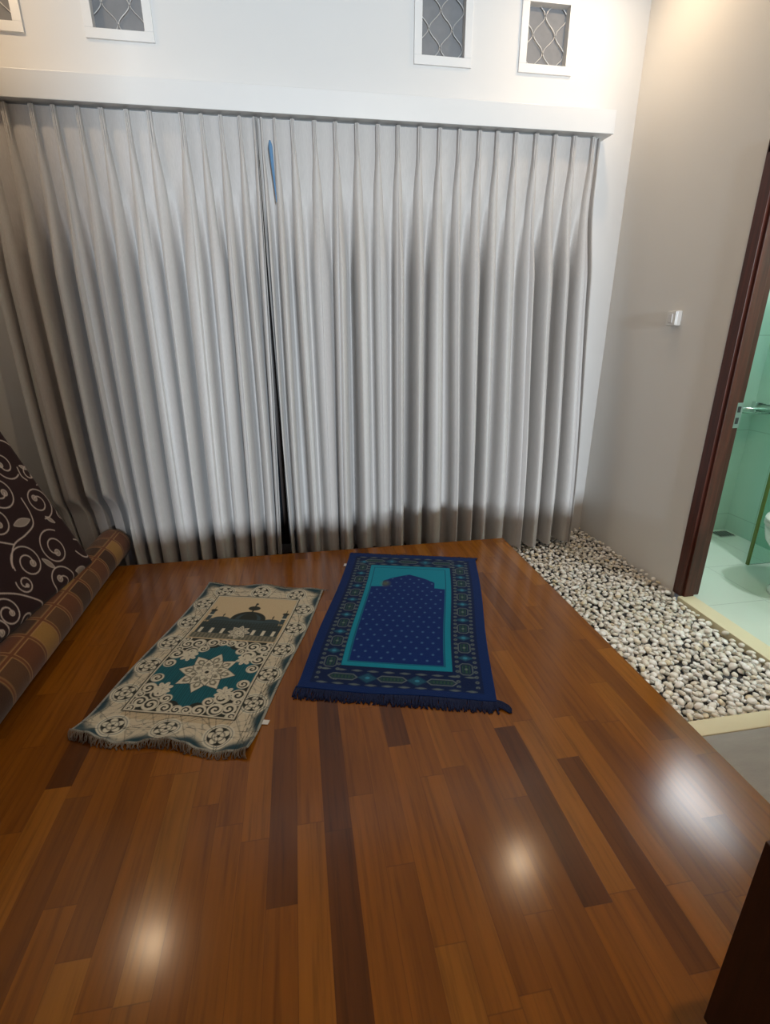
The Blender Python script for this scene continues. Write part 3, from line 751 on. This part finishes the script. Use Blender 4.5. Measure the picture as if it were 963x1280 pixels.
# ------------------------------------------------------------------ leaning scroll mat
def scroll_mat():
    A = np.array([-1.036, 2.475, .172]); sd = np.array([-.0967, -.9951, .0207]); sd /= np.linalg.norm(sd)
    td = np.array([-.395, .0536, .917]); td -= td @ sd * sd; td /= np.linalg.norm(td); nn = -np.cross(sd, td); nn /= np.linalg.norm(nn)
    LS, LT, TH = 1.45, 1.42, .07
    BG = np.array(rgb(44, 26, 28)); LINE = np.array(rgb(196, 180, 172)); GR = np.array(rgb(150, 138, 130))
    lines = []                                               # (points, half width)
    def spiral(cs, ct, R, a0, turns, sgn, r1=.26, end=.013):
        turns *= .92; R *= 1.06
        k = np.linspace(0, 1, 90); r = R * (1 - (1 - r1) * k ** .85); a = a0 + sgn * turns * 2 * PI * k
        lines.append((np.stack([cs + r * np.cos(a), ct + r * np.sin(a)], 1), .0026))
        e = lines[-1][0][-1]; blobs.append((e[0], e[1], end * R / .08))
    def curve(*p):
        p = np.array(p, float); n = len(p); out = []
        for i in range(n - 1):
            p0, p1, p2, p3 = p[max(i - 1, 0)], p[i], p[i + 1], p[min(i + 2, n - 1)]
            for u in np.linspace(0, 1, 14, endpoint=False):
                out.append(.5 * (2 * p1 + (p2 - p0) * u + (2 * p0 - 5 * p1 + 4 * p2 - p3) * u * u + (3 * p1 - p0 - 3 * p2 + p3) * u ** 3))
        out.append(p[-1]); lines.append((np.array(out), .0028))
    blobs = []; leaves = []
    def motif(os, ot):
        b0 = len(blobs); l0 = len(lines); v0 = len(leaves)
        spiral(.095, .375, .080, -1.2, 1.75, -1); spiral(.012, .282, .034, 2.6, 1.5, 1)
        spiral(.140, .575, .070, -2.2, 1.5, 1); curve((.075, .545), (.085, .505), (.07, .478))
        spiral(.262, .482, .085, .4, 1.6, -1); spiral(.372, .385, .075, 1.0, 1.5, -1)
        spiral(.372, .180, .082, .2, 1.7, 1); spiral(.190, .168, .088, 2.4, 1.75, -1)
        spiral(.455, .120, .042, .6, 1.5, -1); spiral(.272, .025, .085, -2.6, 1.5, -1)
        spiral(.615, .070, .062, 1.2, 1.5, 1); spiral(.545, -.012, .04, .5, 1.3, 1); spiral(.71, .03, .07, .8, 1.5, 1)
        curve((.175, .42), (.185, .35), (.215, .30), (.29, .28), (.375, .27), (.44, .22), (.455, .185))
        curve((.60, .155), (.52, .105), (.45, .03), (.42, -.03)); curve((.375, .27), (.47, .33), (.55, .35), (.60, .30))
        curve((.10, .69), (.05, .67), (.02, .645), (-.02, .64)); curve((.083, .10), (.06, .06), (.03, .045), (.0, .07)); curve((.045, .15), (.015, .13), (.0, .10))
        spiral(.03, .50, .055, -1.5, 1.2, -1); curve((.10, .69), (.18, .70), (.24, .66), (.26, .57))
        for (a, b) in (((.315, .336), (.21, .326)), ((.297, .162), (.262, .095)), ((.165, .03), (.07, -.004)), ((.118, .305), (.085, .258)), ((.06, .55), (.02, .52))): leaves.append((a, b))
        for i in range(l0, len(lines)): lines[i] = (lines[i][0] + np.array([os, ot]), lines[i][1])
        for i in range(b0, len(blobs)): blobs[i] = (blobs[i][0] + os, blobs[i][1] + ot, blobs[i][2])
        for i in range(v0, len(leaves)): (a, b) = leaves[i]; leaves[i] = ((a[0] + os, a[1] + ot), (b[0] + os, b[1] + ot))
    for os in (0, .72):
        for ot in (0, .72): motif(os, ot)
    n1, n2 = 520, 500
    S, T = np.meshgrid(np.linspace(0, LS, n1), np.linspace(0, LT, n2))
    P = Pat(S, T, BG, .003)
    ds, dt = LS / (n1 - 1), LT / (n2 - 1)
    def local(pts, hw, col):
        for i in range(0, len(pts) - 1, 6):
            seg = pts[i:i + 7]
            s0, t0 = seg.min(0) - .015; s1, t1 = seg.max(0) + .015
            i0, i1 = max(int(s0 / ds), 0), min(int(s1 / ds) + 2, n1); j0, j1 = max(int(t0 / dt), 0), min(int(t1 / dt) + 2, n2)
            if i1 <= i0 or j1 <= j0: continue
            s, t_ = S[j0:j1, i0:i1], T[j0:j1, i0:i1]; dm = np.full(s.shape, 9.)
            for a, b in zip(seg[:-1], seg[1:]):
                v = b - a; q = np.clip(((s - a[0]) * v[0] + (t_ - a[1]) * v[1]) / max(v @ v, 1e-12), 0, 1)
                dm = np.minimum(dm, np.hypot(s - a[0] - q * v[0], t_ - a[1] - q * v[1]))
            m = np.clip(.5 - (dm - hw) / .003, 0, 1)[..., None]
            P.C[j0:j1, i0:i1] = np.maximum(P.C[j0:j1, i0:i1] * (1 - m) + col * m, P.C[j0:j1, i0:i1] if False else 0)
    for (a, b) in leaves:
        a, b = np.array(a), np.array(b); v = b - a; ln = np.hypot(*v); v = v / ln
        q = ((S - a[0]) * v[0] + (T - a[1]) * v[1]) / ln; w = np.abs(-(S - a[0]) * v[1] + (T - a[1]) * v[0])
        hw = .16 * ln * np.sin(PI * np.clip(q, 0, 1)) ** .9
        P.put(np.where((q > 0) & (q < 1), w - hw, 1), GR); P.put(np.where((q > 0) & (q < 1), np.abs(w - hw) - .0016, 1), LINE)
    for s, t_, r in blobs: P.put(np.hypot(S - s, T - t_) - r, GR); P.put(np.abs(np.hypot(S - s, T - t_) - r) - .0018, LINE)
    for pts, hw in lines: local(pts, hw, LINE)
    e = np.minimum(np.minimum(S, LS - S), np.minimum(T, LT - T)); q = np.clip(1 - e / .04, 0, 1)
    H = TH / 2 * np.sqrt(np.clip(1 - q ** 2.2, 0, 1)) * (1 + .03 * np.sin(S * 11) * np.sin(T * 9))
    sag = .012 * np.sin(S * 5 + .5) * (T / LT)
    org = A - nn * TH / 2
    def pt(h): return org + S[..., None] * sd + T[..., None] * td + (h + sag)[..., None] * nn
    V = np.concatenate([pt(H).reshape(-1, 3), pt(-H).reshape(-1, 3)]); 
    base = empty('floor_mattress', tuple(org)); V = V - org
    tag(base, 'dark brown floor mattress with cream scroll pattern leaning over the rolled carpet at left', 'mattress')
    N = n1 * n2
    np_mesh('cover', V, np.concatenate([grid_faces(n1, n2, 0, True), grid_faces(n1, n2, N)]), M['mat_cloth'], base, np.concatenate([P.C.reshape(-1, 3)] * 2))
    rim = [(s, 0) for s in np.linspace(.02, LS - .02, 40)] + [(LS, t_) for t_ in np.linspace(.02, LT - .02, 40)] + [(s, LT) for s in np.linspace(LS - .02, .02, 40)] + [(0, t_) for t_ in np.linspace(LT - .02, .02, 40)]
    rim.append(rim[0])
    pts = [tuple(s * sd + t_ * td + .012 * math.sin(s * 5 + .5) * (t_ / LT) * nn) for s, t_ in rim]
    Vt, Ft = tube_mesh('', pts, .004, 8); pydata('piping', Vt, Ft, M['fringe_mat'], base)
M['fringe_mat'] = plain('dark_piping', rgb(40, 24, 26), .85)
scroll_mat()

# ------------------------------------------------------------------ pebbles
def pebbles():
    bmv = []
    for s in range(8):
        bm = bmesh.new(); bmesh.ops.create_icosphere(bm, subdivisions=3 if s < 5 else 2, radius=1)
        off = Vector((s * 7.3, s * 1.7, s * 3.1)); from mathutils import noise
        for v in bm.verts:
            n = v.co.normalized(); v.co = n * (1 + .16 * noise.noise(n * 1.3 + off) + .05 * noise.noise(n * 3 + off))
        me = bpy.data.meshes.new('pebble'); bm.to_mesh(me); bm.free()
        me.polygons.foreach_set('use_smooth', [True] * len(me.polygons)); me.materials.append(M['pebble']); bmv.append(me)
    # scatter: dart throwing in the strip, second layer on top
    pts = []
    def dart(n, mind, zlo, zhi, bald):
        cell = {}; got = []
        for _ in range(n):
            x = random.uniform(PX + .018, XR - .012); y = random.uniform(1.296, YW - .03)
            if random.random() < .25: x = random.uniform(.9, PX + .02); 
            if x < PX + .018 and y < PY + .03: continue
            if x > XR - .045 and y < 2.2: continue
            if bald and any(((x - bx) / rx) ** 2 + ((y - by) / ry) ** 2 < 1 for bx, by, rx, ry in BALD): continue
            k = (int(x / mind), int(y / mind)); ok = True
            for i in (-1, 0, 1):
                for j in (-1, 0, 1):
                    for (a, b) in cell.get((k[0] + i, k[1] + j), ()):
                        if (a - x) ** 2 + (b - y) ** 2 < mind * mind: ok = False
            if ok: cell.setdefault(k, []).append((x, y)); got.append((x, y, random.uniform(zlo, zhi)))
        return got
    BALD = [(1.62, 1.62, .035, .022), (1.70, 1.59, .05, .02), (1.76, 1.52, .045, .022), (1.80, 1.50, .03, .02), (1.56, 1.80, .03, .025), (1.66, 1.70, .025, .02), (1.50, 1.60, .03, .02), (1.72, 1.74, .03, .02), (1.55, 1.50, .03, .015), (1.45, 1.72, .02, .02)]
    low = dart(60000, .0235, BASE + .018, BASE + .026, True)
    top = dart(30000, .0290, BASE + .040, BASE + .056, True)
    allp = []
    for (x, y, z) in low + top:
        a = random.uniform(.0125, .019); b = a * random.uniform(.62, .85); c = a * random.uniform(.42, .6)
        far = min(1, max(0, (y - 1.9) / .6)); sc = 1 - .12 * far
        rot = Euler((random.gauss(0, .28), random.gauss(0, .28), random.uniform(0, 6.28)))
        allp.append((x, y, max(z, BASE + .012 + c * .9), a * sc, b * sc, c * sc, rot, z > BASE + .03))
    cam = np.array((0, 0, 1.25))
    # largest in the picture: the nearest ones of the top layer inside the frame
    def vis(p): 
        d = np.array(p[:3]) - cam; f = d @ np.array((.15692, .92653, -.34192)); u = d @ np.array((.98568, -.16855, -.00438)); v = d @ np.array((-.06169, -.33634, -.93972))
        return abs(u / f) < .77 and abs(v / f) < 1.02 and p[0] > PX + .02
    order = sorted([i for i, p in enumerate(allp) if p[7] and vis(p)], key=lambda i: (np.array(allp[i][:3]) - cam) @ np.array((.15692, .92653, -.34192)))
    near = order[:300]; ns = set(near)
    for n_, i in enumerate(near):
        x, y, z, a, b, c, rot, _ = allp[i]
        o = bpy.data.objects.new('pebble', bmv[n_ % 5]); COL.objects.link(o)
        o.location = (x, y, z); o.rotation_euler = rot; o.scale = (a, b, c)
        tag(o, 'smooth whitish pebble in the near end of the pebble strip, by the pale yellow kerb', 'pebble', 'loose pebbles nearest the kerb')
    Vs = []; Fs = []; off = 0
    tm = []
    for me in bmv[5:]:
        v = np.empty(len(me.vertices) * 3, dtype=np.float32); me.vertices.foreach_get('co', v)
        f = np.empty(len(me.loops), dtype=np.int32); me.loops.foreach_get('vertex_index', f)
        tm.append((v.reshape(-1, 3), f.reshape(-1, 3)))
    for i, (x, y, z, a, b, c, rot, _) in enumerate(allp):
        if i in ns: continue
        v, f = tm[i % 3]; Rm = np.array(rot.to_matrix())
        Vs.append((v * (a, b, c)) @ Rm.T + (x, y, z)); Fs.append(f + off); off += len(v)
    o = np_mesh('pebble_bed', np.concatenate(Vs), np.concatenate(Fs), M['pebble'])
    tag(o, 'bed of small whitish pebbles filling the strip between the plank deck and the side wall', 'pebbles', kind='stuff')
pebbles()

# ------------------------------------------------------------------ dark cabinet at the right, close to the camera
t = empty('cabinet', (.69, .46, 0)); tag(t, 'near black brown wooden cabinet edge filling the bottom right corner, closest to the camera', 'cabinet')
boxes('carcass', [(0, .5, -1.1, 0, .03, .51)], M['dark_wood'], t, .002)
boxes('plinth', [(.02, .5, -1.08, -.02, 0, .031)], M['dark_wood'], t)
boxes('top_board', [(-.0, .5, -1.1, .0, .511, .53)], M['dark_wood'], t, .002)
d = boxes('door', [(-.016, -.001, -.54, -.006, .04, .50)], M['dark_wood'], t, .002)
boxes('knob', [(-.035, -.016, -.515, -.495, .4, .42)], M['steel'], d, .004)
d = boxes('door', [(-.016, -.001, -1.09, -.55, .04, .50)], M['dark_wood'], t, .002)
boxes('knob', [(-.035, -.016, -.595, -.575, .4, .42)], M['steel'], d, .004)

# ------------------------------------------------------------------ lights
def kelvin(k):
    return {2900: (1, .66, .36), 3300: (1, .74, .48), 7500: (.80, .91, 1), 6500: (.93, .97, 1)}[k]
def lamp(name, typ, loc, target, power, col, **kw):
    d = bpy.data.lights.new(name, typ); d.energy = power; d.color = col
    for k, v in kw.items(): setattr(d, k, v)
    o = bpy.data.objects.new(name, d); COL.objects.link(o); o.location = loc
    o.rotation_euler = (Vector(target) - Vector(loc)).to_track_quat('-Z', 'Y').to_euler()
    return o
def downlight(x, y, power, label):
    t = empty('ceiling_or_fill_lamp', (x, y, ZC)); tag(t, label, 'lamp')
    bm = bmesh.new()
    for k in range(32):
        pass
    V = []; F = []; n = 36
    for r, z in ((.055, 0), (.075, 0), (.075, -.006), (.06, -.010), (.055, -.004)):
        for k in range(n): V.append((r * math.cos(2 * PI * k / n), r * math.sin(2 * PI * k / n), z))
    for i in range(5):
        for k in range(n): F.append((i * n + k, i * n + (k + 1) % n, ((i + 1) % 5) * n + (k + 1) % n, ((i + 1) % 5) * n + k))
    bm.free(); pydata('trim_ring', V, F, M['lamp_trim'], t)
    o = lamp('ceiling_or_fill_light', 'AREA', (0, 0, -.012), (0, 0, -1), power, kelvin(3300), shape='DISK', size=.08)
    o.parent = t
downlight(1.60, 2.75, 5.5, 'round warm ceiling lamp over the right end of the curtains')
downlight(-1.31, 2.66, 5.5, 'round warm ceiling lamp over the left end of the curtains')
downlight(.9, .3, 20, 'round warm fill lamp added on the ceiling over the plank deck, out of view')  # added fill with no known fitting, lifts the side wall and pebbles
lamp('daylight', 'AREA', (1.3, -9.2, 1.9), (.3, 3, 1.0), 1250, kelvin(7500), shape='RECTANGLE', size=.9, size_y=.2)
t = empty('bathroom_lamp', (BX1, 2.40, 2.25)); tag(t, 'white bathroom wall lamp high on the green wall', 'lamp')
boxes('housing', [(-.04, 0, -.33, .33, -.19, .17)], M['lamp_trim'], t, .006)
o = lamp('bathroom_lamp_light', 'AREA', (-.045, 0, -.01), (-1.2, -.6, -1.4), 17, kelvin(6500), shape='RECTANGLE', size=.62, size_y=.34); o.parent = t
t = empty('ceiling_or_fill_lamp', (2.42, 1.25, BZC)); tag(t, 'round white fill lamp added on the bathroom ceiling, out of view', 'lamp')  # added fill lamp, brightens the bathroom without a glint on the deck
bm = bmesh.new(); add_cyl(bm, (0, 0, -.03), (0, 0, 0), .12, 32); from_bm('housing', bm, M['lamp_trim'], t)
o = lamp('ceiling_or_fill_light', 'AREA', (0, 0, -.033), (0, 0, -1), 24, kelvin(6500), shape='DISK', size=.22); o.parent = t

w = bpy.data.worlds.new('dusk'); scene.world = w; w.use_nodes = True
bg = w.node_tree.nodes['Background']; bg.inputs[0].default_value = (.55, .7, 1, 1); bg.inputs[1].default_value = .35

# ------------------------------------------------------------------ camera
cam = bpy.data.cameras.new('camera'); co = bpy.data.objects.new('camera', cam); COL.objects.link(co)
R = ((0.98568274, -0.16855361, -0.00438423), (-0.06169475, -0.3363411, -0.9397172), (0.15691813, 0.92653351, -0.34192449))
m = Matrix(((R[0][0], -R[1][0], -R[2][0], 0), (R[0][1], -R[1][1], -R[2][1], 0), (R[0][2], -R[1][2], -R[2][2], 1.25), (0, 0, 0, 1)))
co.matrix_world = m
cam.sensor_fit = 'VERTICAL'; cam.sensor_height = 36; cam.lens = 629.954 / 1280 * 36; cam.clip_start = .02
scene.camera = co
scene.view_settings.view_transform = 'Standard'; scene.view_settings.look = 'None'
scene.view_settings.exposure = 0.0; scene.view_settings.gamma = 1.0
scene.view_settings.use_curve_mapping = False
scene.cycles.use_denoising = True
scene.cycles.max_bounces = 10; scene.cycles.diffuse_bounces = 5
